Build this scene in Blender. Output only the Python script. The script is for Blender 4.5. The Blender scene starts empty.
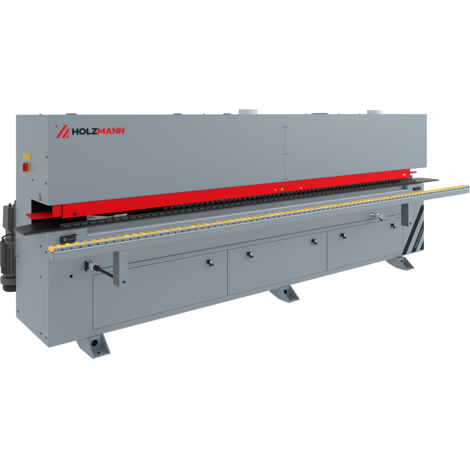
import bpy, bmesh, math, random
from mathutils import Vector, Matrix
random.seed(4)
S = bpy.context.scene
C = bpy.context.collection

# ------------------------------------------------------------ camera
cam = bpy.data.cameras.new("camera"); camo = bpy.data.objects.new("camera", cam); C.objects.link(camo)
cam.lens = 42.77; cam.sensor_width = 36
camo.location = (-1.2536, -3.5665, 1.610)
camo.rotation_euler = (math.radians(90), 0, math.radians(-37.835))
cam.shift_y = -122.1/470
cam.clip_end = 500
S.camera = camo
# ------------------------------------------------------------ world: white studio cove
W = bpy.data.worlds.new("World"); S.world = W; W.use_nodes = True
bg = W.node_tree.nodes["Background"]; bg.inputs[0].default_value = (1, 1, 1, 1); bg.inputs[1].default_value = 1.03
S.view_settings.view_transform = 'Standard'; S.view_settings.look = 'None'
S.view_settings.exposure = 0; S.view_settings.gamma = 1
S.render.engine = 'CYCLES'; S.cycles.use_denoising = True
# soft boxes of the studio
def area(name, loc, target, size, power):
    l = bpy.data.lights.new(name, 'AREA'); l.shape = 'RECTANGLE'; l.size, l.size_y = size; l.energy = power
    o = bpy.data.objects.new(name, l); C.objects.link(o); o.location = loc
    o.rotation_euler = (Vector(target)-Vector(loc)).to_track_quat('-Z', 'Y').to_euler()
area("softbox_key", (6.4, -4.0, 2.9), (3.9, 0, .8), (3.4, 2.4), 165)

# ------------------------------------------------------------ materials
def mat(name, col, rough=.45, metal=0, var=.04, bump=.0, scale=6, spec=.5, coat=0, wave=0, rnd=0):
    m = bpy.data.materials.new(name); m.use_nodes = True
    nt = m.node_tree; b = nt.nodes["Principled BSDF"]
    b.inputs["Roughness"].default_value = rough; b.inputs["Metallic"].default_value = metal
    b.inputs["Specular IOR Level"].default_value = spec; b.inputs["Coat Weight"].default_value = coat
    tc = nt.nodes.new("ShaderNodeTexCoord")
    n = nt.nodes.new("ShaderNodeTexNoise"); n.inputs["Scale"].default_value = scale; n.inputs["Detail"].default_value = 6
    nt.links.new(tc.outputs["Object"], n.inputs["Vector"])
    mx = nt.nodes.new("ShaderNodeMix"); mx.data_type = 'RGBA'
    mx.inputs[6].default_value = tuple(c*(1-var) for c in col)+(1,)
    mx.inputs[7].default_value = tuple(min(1, c*(1+var)) for c in col)+(1,)
    nt.links.new(n.outputs["Fac"], mx.inputs[0]); nt.links.new(mx.outputs[2], b.inputs["Base Color"])
    rr = nt.nodes.new("ShaderNodeMapRange"); rr.inputs[3].default_value = rough*.88; rr.inputs[4].default_value = min(1, rough*1.12)
    nt.links.new(n.outputs["Fac"], rr.inputs[0]); nt.links.new(rr.outputs[0], b.inputs["Roughness"])
    if bump:
        n2 = nt.nodes.new("ShaderNodeTexNoise"); n2.inputs["Scale"].default_value = 420; n2.inputs["Detail"].default_value = 2
        nt.links.new(tc.outputs["Object"], n2.inputs["Vector"])
        bp = nt.nodes.new("ShaderNodeBump"); bp.inputs["Strength"].default_value = bump; bp.inputs["Distance"].default_value = .001
        nt.links.new(n2.outputs["Fac"], bp.inputs["Height"]); nt.links.new(bp.outputs[0], b.inputs["Normal"])
        if wave:                                      # the faint oil-canning of thin sheet metal
            n3 = nt.nodes.new("ShaderNodeTexNoise"); n3.inputs["Scale"].default_value = 2.2; n3.inputs["Detail"].default_value = 1
            nt.links.new(tc.outputs["Object"], n3.inputs["Vector"])
            b3 = nt.nodes.new("ShaderNodeBump"); b3.inputs["Strength"].default_value = wave; b3.inputs["Distance"].default_value = .03
            nt.links.new(n3.outputs["Fac"], b3.inputs["Height"]); nt.links.new(b3.outputs[0], bp.inputs["Normal"])
    if rnd:                                           # each moulding differs a little from the next
        oi = nt.nodes.new("ShaderNodeObjectInfo"); hs = nt.nodes.new("ShaderNodeHueSaturation")
        mr = nt.nodes.new("ShaderNodeMapRange"); mr.inputs[3].default_value = 1-rnd; mr.inputs[4].default_value = 1+rnd*.4
        nt.links.new(oi.outputs["Random"], mr.inputs[0]); nt.links.new(mr.outputs[0], hs.inputs["Value"])
        nt.links.new(mx.outputs[2], hs.inputs["Color"]); nt.links.new(hs.outputs[0], b.inputs["Base Color"])
    return m
GREY = (.183, .2235, .255)
M = dict(
 paint=mat("grey_powder_coat", GREY, .42, bump=.25, var=.035, scale=1.5, spec=.36, wave=.12),
 light=mat("light_anodised_metal", (.50, .52, .55), .4, .2, bump=.1),
 ledge=mat("ledge_highlight_grey", (.36, .385, .42), .4),  # lighter than the cabinet paint to put the lit ledge into the colour
 rail=mat("pale_roller_rail", (.78, .72, .76), .4),
 steel=mat("bright_steel", (.62, .63, .65), .25, 1.0),
 darkgrey=mat("dark_grey_paint", (.075, .087, .094), .5, bump=.3),
 table=mat("dark_table_steel", (.022, .023, .024), .38, .0, var=.35, scale=14, spec=0.22),
 pad=mat("worn_rubber_pad", (.07, .074, .074), .5, var=.3, scale=20, spec=0.2),
 black=mat("black_plastic", (.009, .009, .010), .45, spec=0.25),
 interior=mat("black_interior_shade", (.004, .004, .004), .8, spec=.1),  # near-black colour stands in for the shade inside openings
 red=mat("red_hood_paint", (.60, .0006, .004), .45, bump=.2, spec=0.05),
 redk=mat("red_switch_plastic", (.40, .006, .006), .3, spec=0.3),
 yellow=mat("yellow_roller_plastic", (.88, .56, .03), .45, var=.16, scale=40, rnd=.22, spec=0.25),
 orange=mat("orange_cap_plastic", (.86, .44, .012), .35),
 label=mat("yellow_label", (.52, .32, .008), .5, var=.1, scale=60, spec=.15),
 motor=mat("dark_cast_motor", (.078, .072, .066), .5, .1, var=.4, scale=18, bump=.5, spec=0.3),
 pale=mat("pale_vent_plastic", (.66, .66, .66), .5),
 decal=mat("black_decal", (.006, .007, .009), .5, spec=0.08),
 decalw=mat("pale_decal_print", (.13, .14, .155), .5, spec=0.1),
 logob=mat("black_logo_print", (.004, .005, .007), .5, spec=0.05),
 logor=mat("red_logo_print", (.62, .004, .012), .5, spec=0.08),
 screw=mat("dark_screw", (.06, .068, .075), .4, .4),
)
mf = bpy.data.materials.new("glowing_white_floor"); mf.use_nodes = True
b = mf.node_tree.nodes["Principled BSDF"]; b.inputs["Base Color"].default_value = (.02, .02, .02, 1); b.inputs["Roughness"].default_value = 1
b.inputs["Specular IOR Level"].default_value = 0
b.inputs["Emission Color"].default_value = (1, 1, 1, 1); b.inputs["Emission Strength"].default_value = 1.03  # glow added to the floor to keep it white and shadowless; no lamp there

# ------------------------------------------------------------ mesh helpers (z is measured from the underside of the cabinet)
ZB = .10
class MB:
    def __init__(s): s.bm = bmesh.new()
    def merge(s, t, M4=None):
        if M4 is not None: bmesh.ops.transform(t, matrix=M4, verts=t.verts)
        me = bpy.data.meshes.new("t"); t.to_mesh(me); t.free(); s.bm.from_mesh(me); bpy.data.meshes.remove(me)
        return s
    def box(s, x0, x1, y0, y1, z0, z1, bev=0, seg=2):
        t = bmesh.new(); bmesh.ops.create_cube(t, size=1)
        for v in t.verts: v.co = Vector(((x0+x1)/2+v.co.x*(x1-x0), (y0+y1)/2+v.co.y*(y1-y0), (z0+z1)/2+v.co.z*(z1-z0)))
        if bev: bmesh.ops.bevel(t, geom=t.edges[:], offset=bev, segments=seg, affect='EDGES', profile=.5)
        return s.merge(t)
    def cyl(s, c, r, h, axis='z', r2=None, seg=32, bev=0):
        t = bmesh.new(); bmesh.ops.create_cone(t, cap_ends=True, segments=seg, radius1=r, radius2=r if r2 is None else r2, depth=h)
        if bev:
            e = [e for e in t.edges if abs(e.verts[0].co.z-e.verts[1].co.z) < 1e-6]
            bmesh.ops.bevel(t, geom=e, offset=bev, segments=3, affect='EDGES', profile=.5)
        R = {'z': Matrix(), 'y': Matrix.Rotation(math.pi/2, 4, 'X'), 'x': Matrix.Rotation(math.pi/2, 4, 'Y')}[axis]
        return s.merge(t, Matrix.Translation(c) @ R)
    def ball(s, c, r, sc=(1, 1, 1)):
        t = bmesh.new(); bmesh.ops.create_uvsphere(t, u_segments=24, v_segments=14, radius=r)
        return s.merge(t, Matrix.Translation(c) @ Matrix.Diagonal((*sc, 1)))
    def prism(s, pts, axis, a, b2):
        """polygon extruded along axis from a to b2; pts are the two other coordinates in xyz order"""
        t = bmesh.new()
        def P(p, q):
            return {'x': (q, p[0], p[1]), 'y': (p[0], q, p[1]), 'z': (p[0], p[1], q)}[axis]
        A = [t.verts.new(P(p, a)) for p in pts]; B = [t.verts.new(P(p, b2)) for p in pts]
        n = len(pts); t.faces.new(A); t.faces.new(B[::-1])
        for i in range(n): t.faces.new((A[i], A[(i+1) % n], B[(i+1) % n], B[i]))
        bmesh.ops.recalc_face_normals(t, faces=t.faces[:])
        return s.merge(t)
    def ring(s, c, ro, ri, h, axis='z', seg=40):
        t = bmesh.new()
        L = []
        for z in (-h/2, h/2):
            for r in (ro, ri):
                L.append([t.verts.new((r*math.cos(2*math.pi*i/seg), r*math.sin(2*math.pi*i/seg), z)) for i in range(seg)])
        for i in range(seg):
            j = (i+1) % seg
            for a, b3 in ((0, 2), (2, 3), (3, 1), (1, 0)): t.faces.new((L[a][i], L[a][j], L[b3][j], L[b3][i]))
        bmesh.ops.recalc_face_normals(t, faces=t.faces[:])
        R = {'z': Matrix(), 'y': Matrix.Rotation(math.pi/2, 4, 'X'), 'x': Matrix.Rotation(math.pi/2, 4, 'Y')}[axis]
        return s.merge(t, Matrix.Translation(c) @ R)
    def tube(s, pts, r, seg=16):
        for p, q in zip(pts, pts[1:]):
            p, q = Vector(p), Vector(q); d = q-p
            t = bmesh.new(); bmesh.ops.create_cone(t, cap_ends=True, segments=seg, radius1=r, radius2=r, depth=d.length)
            s.merge(t, Matrix.Translation((p+q)/2) @ d.to_track_quat('Z', 'Y').to_matrix().to_4x4())
        for p in pts[1:-1]: s.ball(p, r)
        return s
    def build(s, name, m, parent=None, loc=(0, 0, 0), label=None, cut=None):
        for v in s.bm.verts: v.co.z += ZB if parent is not None or True else 0
        me = bpy.data.meshes.new(name); s.bm.to_mesh(me); s.bm.free()
        o = bpy.data.objects.new(name, me); C.objects.link(o); o.location = loc
        me.materials.append(M[m] if isinstance(m, str) else m)
        if cut is not None:
            for v in cut.bm.verts: v.co.z += ZB
            cme = bpy.data.meshes.new("cut"); cut.bm.to_mesh(cme); cut.bm.free()
            co = bpy.data.objects.new("cut", cme); C.objects.link(co)
            md = o.modifiers.new("b", 'BOOLEAN'); md.operation = 'DIFFERENCE'; md.object = co; md.solver = 'EXACT'; md.use_self = True
            dg = bpy.context.evaluated_depsgraph_get(); dg.update()
            nm = bpy.data.meshes.new_from_object(o.evaluated_get(dg)); o.modifiers.clear()
            o.data = nm; nm.name = name; bpy.data.objects.remove(co); me = nm
        for p in me.polygons: p.use_smooth = True
        me.set_sharp_from_angle(angle=math.radians(20))
        if parent is not None: o.parent = parent
        if label: o["label"] = label
        return o

# ------------------------------------------------------------ the setting
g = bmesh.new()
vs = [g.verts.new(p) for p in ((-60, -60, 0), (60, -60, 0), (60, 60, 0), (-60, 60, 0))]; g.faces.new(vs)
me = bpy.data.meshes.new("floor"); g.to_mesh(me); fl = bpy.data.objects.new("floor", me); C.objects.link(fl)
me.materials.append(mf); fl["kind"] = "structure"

# ------------------------------------------------------------ the machine
T = bpy.data.objects.new("edge_banding_machine", None); C.objects.link(T)
T["label"] = "long grey edge banding machine with red hood strip and yellow roller support"
T["category"] = "machine"
D, L, LC, H = .692, 4.142, 4.20, 1.497
ZC = .914                       # underside of the upper cabinet

# lower cabinet: recess behind the support beam, door openings, seam, holes
cut = MB()
cut.box(.262, 3.84, -.1, .052, .690, .80)
cut.box(-.1, 4.3, -.1, D+.1, .7385, .80)
G = .0028
doors = [(.302, 1.440), (1.440, 2.597), (2.597, 3.761)]
cut.box(.302-G, 3.761+G, -.1, .020, .047, .4145)
cut.box(.300, 3.62, -.1, .010, .4485, .4525)
cut.box(3.645, 3.80, -.1, .010, .4485, .4525)
cut.cyl((.151, 0, .433), .0115, .10, 'y', seg=24)
cut.box(-.1, .003, .088, .0900, .012, .400)
lower = MB(); lower.box(0, L, 0, D, 0, .790, .004)
lc = lower.build("lower_cabinet", "paint", T, cut=cut)
MB().cyl((.151, .030, .433), .0125, .03, 'y').build("access_hole_shade", "interior", lc)
MB().box(.302-G, 3.761+G, .0165, .0195, .049, .4125).build("door_recess_shade", "interior", lc)
MB().box(.2625, 3.8395, -.004, .0515, .6902, .6950, .001).build("ledge_highlight", "ledge", lc)  # lighter strip added as the bright light on the recess ledge
MB().box(.2625, 3.8395, -.0045, -.0005, .6840, .6900, .001).build("ledge_highlight_lip", "ledge", lc)  # widens the painted bright line on the ledge
# bottom lip
MB().box(.302, 3.761, -.0035, .0005, .0425, .0465, .0012).build("bottom_lip", "paint", lc)
MB().box(.302, 3.62, -.005, .0005, .441, .4478, .0012).build("seam_lip", "paint", lc)
def knob_bm(x, z):
    k = MB(); k.cyl((x, -.006, z), .016, .012, 'y', bev=.003)
    k.cyl((x, -.022, z), .009, .022, 'y', bev=.002)
    k.box(x-.006, x+.006, -.036, -.022, z-.030, z+.018, .003)
    k.cyl((x+.018, -.024, z-.026), .007, .036, 'x', bev=.002)
    return k
for i, (a, b2) in enumerate(doors):
    d = MB().box(a+(G if i else 0), b2-(G if i < 3 else 0), -.0015, .015, .0472, .4118, .0016).build("door", "paint", T)
    for x in ((1.25,), (1.652, 2.406), (2.796, 3.565))[i]:
        k = knob_bm(x, .352).build("door_latch", "black", d)
        MB().cyl((x, -.0365, .356), .0075, .003, 'y').build("lock_cap", "steel", d)
# screws on the end panel
for y, z in ((.142, .626), (.142, .424), (.142, .05), (.046, .605), (.639, .057), (.639, .46), (.046, .05)):
    MB().cyl((-.002, y, z), .0065, .006, 'x', seg=12).build("screw", "screw", lc)

# decals at the right end
def decal(pts, name="stripe_decal"):
    return MB().prism(pts, 'y', -.0016, -.0004).build(name, "decal", lc)
decal([(3.735, .012), (3.812, .012), (4.138, .452), (4.138, .503), (4.095, .503)])
st = decal([(3.905, .014), (3.985, .014), (4.138, .225), (4.138, .338)])
decal([(4.063, .016), (4.138, .016), (4.138, .118)])

# lettering ------------------------------------------------
def arc(cx, cy, rx, ry, n=40): return [(cx+rx*math.cos(2*math.pi*i/n), cy+ry*math.sin(2*math.pi*i/n)) for i in range(n)]
s_ = .27
GL = {
 'H': (.98, [[(0,0),(s_,0),(s_,.37),(.98-s_,.37),(.98-s_,0),(.98,0),(.98,1),(.98-s_,1),(.98-s_,.62),(s_,.62),(s_,1),(0,1)]]),
 'L': (.76, [[(0,0),(.76,0),(.76,.24),(s_,.24),(s_,1),(0,1)]]),
 'Z': (.90, [[(0,0),(.90,0),(.90,.24),(.37,.24),(.88,.80),(.88,1),(.03,1),(.03,.76),(.50,.76),(0,.20)]]),
 'M': (1.18, [[(0,0),(.25,0),(.25,.60),(.51,.16),(.67,.16),(.93,.60),(.93,0),(1.18,0),(1.18,1),(.95,1),(.59,.42),(.23,1),(0,1)]]),
 'A': (1.12, [[(0,0),(.29,0),(.56,.70),(.83,0),(1.12,0),(.70,1),(.42,1)], [(.30,.17),(.82,.17),(.76,.38),(.36,.38)]]),
 'N': (.98, [[(0,0),(s_,0),(s_,.58),(.74,0),(.98,0),(.98,1),(.98-s_,1),(.98-s_,.42),(.24,1),(0,1)]]),
 'O': (1.12, None)}
def word(text, w, gap=.10):
    out = []; x = 0
    for c in text: out.append((c, x)); x += GL[c][0]+gap
    k = w/(x-gap)
    return out, k
def letters(mb, text, X0, sx, h, put):
    """put(u, v) -> (x, z); glyph unit sx per cap width, h cap height"""
    for c, ox in text:
        if c == 'O':
            t = bmesh.new(); n = 40
            R = [[], [], [], []]
            for i in range(n):
                a = 2*math.pi*i/n
                for q, (rx, ry, y) in enumerate(((.56, .52, -.0018), (.56, .52, -.0005), (.30, .27, -.0018), (.30, .27, -.0005))):
                    p = put(X0+(ox+.56+rx*math.cos(a))*sx, (.5+ry*math.sin(a))*h); R[q].append(t.verts.new((p[0], y, p[1])))
            for i in range(n):
                j = (i+1) % n
                for a, b3 in ((0, 1), (1, 3), (3, 2), (2, 0)): t.faces.new((R[a][i], R[a][j], R[b3][j], R[b3][i]))
            bmesh.ops.recalc_face_normals(t, faces=t.faces[:]); mb.merge(t)
        else:
            for kk, poly in enumerate(GL[c][1]):
                mb.prism([put(X0+(ox+p[0])*sx, p[1]*h) for p in poly], 'y', -.0018-.0003*kk, -.0005)

# upper cabinet
ucut = MB(); ucut.box(-.1, LC+.1, -.1, .346, .6, ZC); ucut.box(-.1, LC+.1, .3, D+.1, .6, .7385)
for x in (2.066,):
    ucut.box(x-(.0010 if x < 2.08 else .0005), x+(.0010 if x < 2.08 else .0005), -.1, .0012 if x < 2.08 else .0007, ZC+.02, H-.10 if x > 2.08 else H-.012)
upper = MB(); upper.box(0, LC, 0, D, .70, H, .004)
uc = upper.build("upper_cabinet", "paint", T, cut=ucut)
MB().box(.004, LC-.004, .334, .3445, .7462, ZC+.001).build("inner_shade_panel", "interior", uc)  # black sheet painted for the shade at the back of the opening
MB().box(.006, LC-.006, .006, .333, ZC-.004, ZC-.0005).build("cabinet_underside_shade", "interior", uc)
w8, k8 = word("HOLZMANN", .377)
lb = MB(); letters(lb, w8[:4], .157, k8, .0415, lambda u, v: (u, 1.3655+v)); lb.build("logo_letters", "logob", uc)
lr = MB(); letters(lr, w8[4:], .157, k8, .0415, lambda u, v: (u, 1.3655+v)); lr.build("logo_letters", "logor", uc)
lm = MB()
for p in ([(.045,1.429),(.059,1.429),(.0575,1.419),(.052,1.413),(.050,1.419)], [(.047,1.346),(.066,1.346),(.126,1.430),(.107,1.430)],
          [(.085,1.346),(.103,1.346),(.134,1.388),(.133,1.414)], [(.113,1.346),(.132,1.346),(.134,1.372)]):
    lm.prism(p, 'y', -.0018, -.0005)
lm.build("logo_emblem", "logor", uc)
# stripe lettering: runs up the middle stripe
ang = math.atan2(.324, .235); ca, sa = math.cos(ang), math.sin(ang)
tw, tk = word("HOLZMANN", .225)
tb = MB(); letters(tb, tw, 0, tk, .026, lambda u, v: (3.988+u*ca-v*sa*1.0, .050+u*sa+v*ca))
o = tb.build("stripe_lettering", "decalw", lc); o.location = (0, -.0014, 0)
# cabinet screws
for x, z in [(x, z) for z in (1.385, 1.150, .935) for x in (2.048, 2.084)]:
    MB().cyl((x, -.001, z), .0045, .006, 'y', seg=12).build("screw", "screw", uc)
for y, z in ((.304, 1.051), (-.0, 0), (.046, 1.052), (.03, 1.224)):
    if z: MB().cyl((-.002, y, z), .0065, .006, 'x', seg=12).build("screw", "screw", uc)
# main switch and labels on the end panel
sp = MB().box(-.006, 0.0, .385, .460, 1.096, 1.164, .003).build("switch_plate", "label", T)
k = MB().cyl((-.013, .423, 1.130), .034, .014, 'x', bev=.004); k.box(-.034, -.018, .413, .433, 1.102, 1.158, .004)
k.build("switch_knob", "redk", sp)
MB().prism([(.345,1.192),(.36,1.180),(.50,1.180),(.515,1.192),(.515,1.211),(.50,1.223),(.36,1.223),(.345,1.211)], "x", -.0022, -.0004).build("warning_label", "label", T, label="plain yellow sticker above the red main switch")
def tri(name, cx, cz, r, plane):
    p = [(cx+r*math.cos(a), cz+r*math.sin(a)) for a in (math.pi/2, math.pi*7/6, -math.pi/6)]
    q = [(cx+.74*r*math.cos(a), cz+.74*r*math.sin(a)) for a in (math.pi/2, math.pi*7/6, -math.pi/6)]
    z = [(cx+.02*r/.5,cz+.42*r),(cx-.16*r,cz-.02*r),(cx-.01*r,cz-.02*r),(cx-.08*r,cz-.36*r),(cx+.18*r,cz+.08*r),(cx+.03*r,cz+.08*r),(cx+.14*r,cz+.42*r)]
    if plane[0] == 'x':
        o = MB().prism(p, 'x', plane[1]-.0018, plane[1]-.0004).build(name, "decal", T)
        MB().prism(q, 'x', plane[1]-.0026, plane[1]-.0010).build("sticker_face", "label", o)
        MB().prism(z, 'x', plane[1]-.0032, plane[1]-.0012).build("sticker_symbol", "decal", o)
    else:
        o = MB().prism(p, 'y', plane[1]-.0018, plane[1]-.0004).build(name, "decal", T)
        MB().prism(q, 'y', plane[1]-.0026, plane[1]-.0010).build("sticker_face", "label", o)
        MB().prism(z, 'y', plane[1]-.0032, plane[1]-.0012).build("sticker_symbol", "decal", o)
tri("warning_sticker", .165, .945, .032, ('x', 0))
# roof: spouts and small fittings
for x in (1.940, 3.745):
    v = MB(); v.ring((x, .35, H+.022), .088, .083, .046, seg=64); v.cyl((x, .35, H+.012), .084, .024, seg=64)
    v.build("extraction_spout", "pale", T)
for x, r, h in ((.290, .045, .010), (1.19, .042, .009), (1.70, .042, .009), (2.87, .095, .012)):
    v = MB(); v.cyl((x, .35, H+h/2), r, h, r2=r*.72, seg=40); v.build("roof_cap", "darkgrey", T)
for x in (1.42, 2.62, 3.10, 3.42, .05):
    MB().cyl((x, .30, H+.003), .008, .007, seg=12).build("roof_bolt", "paint", T)

# worktable -------------------------------------------------
tb = MB(); tb.prism([(-.140, .040), (-.120, .034), (4.490, .034), (4.490, .270), (4.20, .345), (-.018, .300), (-.135, .248)], 'z', .748, .758)
wt = tb.build("worktable", "table", T, loc=(0, 0, -.0065))
rm = MB(); rm.prism([(-.145, .036), (-.123, .029), (4.494, .029), (4.494, .272), (4.205, .348), (-.018, .303), (-.140, .250)], 'z', .7455, .7475)
rm.box(-.1445, -.006, .0295, .039, .738, .7455); rm.box(-.1445, -.135, .0395, .249, .738, .7455)
rm.build("table_rim", "darkgrey", wt)
MB().box(-.11, 4.14, .0325, .040, .7480, .7610, .001).build("table_edge", "black", wt)
ch = MB(); n = int(3.98/.06)
for i in range(n):
    x = .12+i*.06; ch.box(x, x+.050, .044, .078, .7585, .772, .003, 1)
ch.build("feed_chain", "pad", T, loc=(0, 0, -.0065))
MB().box(.11, 4.12, .084, .094, .7585, .776, .001).build("chain_guide", "pad", T, loc=(0, 0, -.0065))
fe = MB(); fe.box(.30, .48, .10, .18, .7585, .768, .002); fe.box(.50, .60, .09, .11, .7585, .790, .002); fe.cyl((.56, .15, .775), .022, .03)
fe.prism([(.36, .24), (.42, .23), (.50, .105), (.46, .10)], 'z', .7585, .785)
fe.build("infeed_guide", "steel", T, loc=(0, 0, -.0065))
MB().box(3.86, 4.30, .255, .275, .7585, .800, .003).build("outfeed_fence", "darkgrey", T, loc=(0, 0, -.0065))
MB().box(2.1, 3.86, .110, .118, .7585, .790, .001).build("outfeed_strip", "pad", T, loc=(0, 0, -.0065))
rng = random.Random(11)
x = .60
while x < 3.75:
    w_ = rng.uniform(.05, .16); yy = rng.uniform(.13, .22); hh = rng.uniform(.012, .035)
    g_ = MB(); g_.box(x, x+w_, yy, yy+rng.uniform(.02, .05), .7522, .7522+hh, .002)
    g_.cyl((x+w_*.3, yy+.012, .7522+hh+.003), .007, .008, seg=16); g_.cyl((x+w_*.75, yy+.012, .7522+hh+.003), .007, .008, seg=16)
    g_.build("guide_block", rng.choice(("pad", "black", "steel", "darkgrey", "black")), T)
    x += w_+rng.uniform(.04, .16)
# pressure rollers under the hood
pr = MB(); pr.cyl((0, .105, .792), .023, .030, 'y', seg=28, bev=.003)
ps = MB(); ps.cyl((0, .088, .792), .009, .008, 'y', seg=16)
p0 = pr.build("pressure_roller", "black", T); h0 = ps.build("roller_hub", "screw", p0)
x = .92
p0.location.x = x
while x < 3.80:
    x += .055
    c = p0.copy(); C.objects.link(c); c.parent = T; c.location = (x, 0, 0)
    h = h0.copy(); C.objects.link(h); h.parent = c

# red hood -------------------------------------------------
hd = MB(); hd.box(.092, 3.885, -.004, .000, .8255, .9115, .0012); hd.box(.092, 3.885, .0002, .028, .8215, .8253)
hood = hd.build("red_hood", "red", T)
MB().box(.029, .0905, .004, .010, .836, .9115, .001).build("hood_end", "red", hood)
MB().prism([(-.095, .045), (.0905, .028), (.0905, .225), (-.075, .225)], 'z', .829, .837).build("hood_flange", "red", hood)
MB().prism([(3.886, .06), (4.16, .10), (4.22, .15), (3.886, .21)], 'z', .845, .853).build("hood_flange", "red", hood)
MB().box(.088, 3.887, -.0015, .004, .9118, .9138).build("hood_shadow_line", "black", hood)  # black strip painted as the shadow line above the hood
br = MB(); x = .95
while x < 3.86:
    br.box(x, x+.034, .006, .014, .806+random.uniform(-.002, .002), .822); x += .047
br.build("brush_strip", "black", hood)
kn = MB().cyl((.176, -.010, .842), .010, .012, 'y', bev=.002); kn.build("hood_screw", "black", hood)
for x, z in ((1.95, .852), (2.254, .842)):
    MB().cyl((x, -.0055, z), .0065, .004, 'y', seg=20).build("hood_rivet", "light", hood)
MB().box(3.755, 3.800, -.0055, -.0038, .850, .862, .0006).build("hood_sticker", "light", hood)
tri("warning_sticker", 2.028, .853, .030, ('y', -.004))

# digital counter on the left, small one on the right -------
dc = MB(); dc.box(.074, .172, -.030, -.0005, .660, .706, .005)
dco = dc.build("position_counter", "black", T)
MB().box(.086, .106, -.033, -.0295, .678, .700, .001).build("counter_dial", "darkgrey", dco)
MB().box(.115, .160, -.032, -.0295, .682, .690, .001).build("counter_window", "screw", dco)
MB().tube([(.135, -.022, .704), (.160, -.026, .714), (.180, -.026, .706)], .004).build("counter_lever", "black", dco)
dr = MB(); dr.box(3.94, 4.06, -.018, -.0005, .676, .706, .004); dr.build("position_counter", "black", T)

# support beam with rollers --------------------------------
Y0, Y1 = -.455, -.385
XB0, XB1 = -.130, 4.268
bm_ = MB(); bm_.box(XB0, XB1, Y0, Y1, .668, .716, .0025)
beam = bm_.build("support_beam", "paint", T)
MB().box(XB0+.002, XB1-.001, Y0-.0045, Y0+.004, .7162, .7205, .001).build("beam_edge", "light", beam)
rl = MB(); rl.box(XB0+.004, XB1-.002, Y0+.010, Y1-.016, .7165, .7400, .002)
rail = rl.build("roller_rail", "rail", beam)
MB().box(XB0+.003, XB1-.003, Y0+.0065, Y0+.0095, .7206, .7395, .001).build("rail_face", "paint", beam)
MB().box(XB0-.004, XB0-.0002, Y0+.002, Y1-.002, .670, .714, .001).build("beam_end_cap", "paint", beam)
MB().box(XB1+.0002, XB1+.006, Y0+.002, Y1-.002, .670, .744, .002).build("beam_end_cap", "darkgrey", beam)
w = MB(); w.cyl((0, (Y0+Y1)/2-.003, .7352), .0160, .040, 'y', seg=28, bev=.004)
w0 = w.build("roller", "yellow", beam)
sc = MB().cyl((.010, Y0+.0055, .7275), .0045, .004, 'y', seg=12); s0 = sc.build("roller_screw", "black", beam)
N = 81; x = -.088
for i in range(N):
    if i == 0: c, d = w0, s0
    else:
        c = w0.copy(); C.objects.link(c); c.parent = beam
        d = s0.copy(); C.objects.link(d); d.parent = beam
    c.location.x = x; d.location.x = x; x += .0537
MB().cyl((-.134, (Y0+Y1)/2-.012, .738), .0165, .030, 'y', bev=.006).build("end_roller", "orange", beam)

beam.location.z = .003
# brackets, rods, fittings ---------------------------------
for i, (xb, xr) in enumerate(((.268, .272), (3.20, 3.249))):
    bk = MB(); bk.prism([(xb+.004, -.4565), (xb+.060, -.4565), (xb+.060, -.4525), (xb+.004, -.4525)], 'z', .448, .6675)
    b0 = bk.build("beam_bracket", "paint", T)
    MB().box(xb, xb+.0038, -.457, -.378, .452, .6675, .001).build("bracket_flange", "darkgrey", b0)
    MB().cyl((xb+.034, -.460, .478), .0075, .006, 'y', seg=16).build("bracket_bolt", "black", b0)
    rod = MB().tube([(xr+.012, -.003, .487), (xr+.012, -.4515, .487)], .0092, 20).build("support_rod", "black" if i == 0 else "light", T)
    if i == 0:
        MB().box(xr-.030, xr-.022, -.030, -.0005, .455, .520, .002).build("rod_plate", "black", rod)
        MB().box(xr-.022, xr+.026, -.010, -.0005, .462, .506, .003).build("rod_base", "black", rod)
        MB().box(xr-.010, xr+.032, -.075, -.011, .470, .506, .005).build("rod_clamp", "light", rod)
        MB().cyl((xr+.012, -.100, .487), .0185, .045, 'y', bev=.004).build("rod_collar", "black", rod)
    else:
        MB().box(xr-.012, xr+.034, -.070, -.0005, .472, .512, .006).build("rod_clamp", "steel", rod)
        MB().cyl((xr+.012, -.095, .488), .0185, .045, 'y', bev=.004).build("rod_collar", "light", rod)
        MB().tube([(xr+.015, -.060, .480), (xr+.050, -.085, .440)], .008).build("clamp_lever", "black", rod)
        MB().tube([(xr-.012, -.035, .500), (xr-.075, -.030, .510)], .005).build("clamp_pin", "steel", rod)

# feet ------------------------------------------------------
def foot(x0, y_front, flip=1, prof=((.125, -.0995), (.235, -.070), (.262, -.050), (.285, -.0008)), deep=.125):
    x1 = x0+.124
    Y = lambda y: y_front+flip*y
    f = MB()
    def bx(a, b2, c, d, e, g2, bev=.0015):
        c, d = sorted((Y(c), Y(d))); f.box(a, b2, c, d, e, g2, bev)
    bx(x0, x1, .0015, deep, -.100, -.091)
    for a in (x0, x1-.010):
        f.prism([(Y(0), -.0995), *[(Y(p), q) for p, q in prof], (Y(.108), -.0008), (Y(0), -.0870)], 'x', a+(-.0006 if a == x0 else .0006), a+.010+(-.0006 if a == x0 else .0006))
    o = f.build("machine_foot", "paint", T)
    pl = MB(); c, d = sorted((Y(.112), Y(.120))); pl.box(x0+.0096, x1-.0096, c, d, -.0906, -.001)
    ct = MB(); ct.cyl((x0+.062, Y(.116), -.048), .0235, .05, 'y', seg=32)
    pl.build("foot_plate", "paint", o, cut=ct)
    c, d = sorted((Y(.1215), Y(.1245))); MB().box(x0+.0100, x1-.0100, c, d, -.0904, -.002).build("foot_hollow_shade", "interior", o)
    MB().cyl((x0+.062, Y(.045), -.0905), .011, .003, seg=20).build("bolt_hole", "black", o)
for x, y in ((.252, -.112), (2.006, -.114), (3.622, -.147)):
    if x < 1: foot(x, y, 1, ((.215, -.0995), (.275, -.075), (.290, -.0008)), .125)
    else: foot(x, y)
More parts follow.
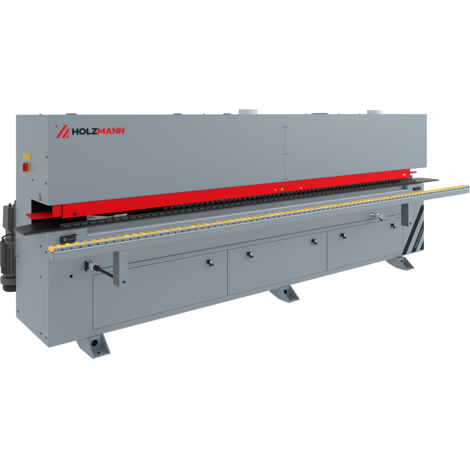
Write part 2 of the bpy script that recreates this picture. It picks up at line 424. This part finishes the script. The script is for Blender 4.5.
for x in (.252, 2.010, 3.640): foot(x, D+.112, -1)

# dust motor behind the cabinet ----------------------------
mx, my = .028, .835
mo = MB()
mo.cyl((mx, my, .40), .078, .24, seg=40, bev=.006)
for i in range(22):
    a = 2*math.pi*i/22
    t = bmesh.new(); bmesh.ops.create_cube(t, size=1); bmesh.ops.scale(t, vec=(.018, .004, .20), verts=t.verts)
    mo.merge(t, Matrix.Translation((mx, my, .40)) @ Matrix.Rotation(a, 4, 'Z') @ Matrix.Translation((.083, 0, 0)))
motor = mo.build("drive_motor", "motor", T)
MB().cyl((mx, my, .245), .096, .05, bev=.008, seg=40).build("motor_flange", "motor", motor)
e = MB().cyl((mx, my, .190), .080, .058, seg=40, bev=.022); e.build("motor_cover", "black", motor)
MB().cyl((mx, my, .535), .088, .030, bev=.008, seg=40).build("motor_flange", "motor", motor)
MB().box(mx-.108, mx-.070, my-.05, my+.04, .36, .54, .008).build("terminal_box", "motor", motor)
gx = MB(); gx.prism([(mx-.045, .545), (mx+.08, .545), (mx+.08, .80), (mx-.062, .80), (mx-.066, .64), (mx-.045, .615)], 'y', my-.07, my+.06)
gx.build("gearbox", "motor", motor)
MB().box(mx-.02, mx+.10, .6925, my-.0705, .56, .78, .004).build("motor_mount", "black", motor)
for dx, z in ((-.035, .813), (.00, .806)):
    MB().cyl((mx+dx, my-.02, z), .010, .025, seg=12, bev=.003).build("gearbox_bolt", "motor", motor)
for dx, dy, z in ((-.055, -.073, .74), (.01, -.073, .70), (.02, -.073, .60)):
    MB().cyl((mx+dx+.02, my+dy, z), .006, .006, 'y', seg=12).build("gearbox_screw", "steel", motor)
MB().tube([(mx-.085, my-.02, .541), (mx-.090, my-.02, .575), (mx-.060, my-.06, .60), (mx+.02, my-.09, .585), (mx+.06, my-.13, .58)], .006).build("motor_cable", "black", motor)
MB().box(mx-.1105, mx-.1085, my-.03, my+.02, .42, .475, .0005).build("rating_plate", "light", motor)
MB().tube([(.004, .712, .44), (.004, .712, .86)], .009).build("conduit", "darkgrey", motor)
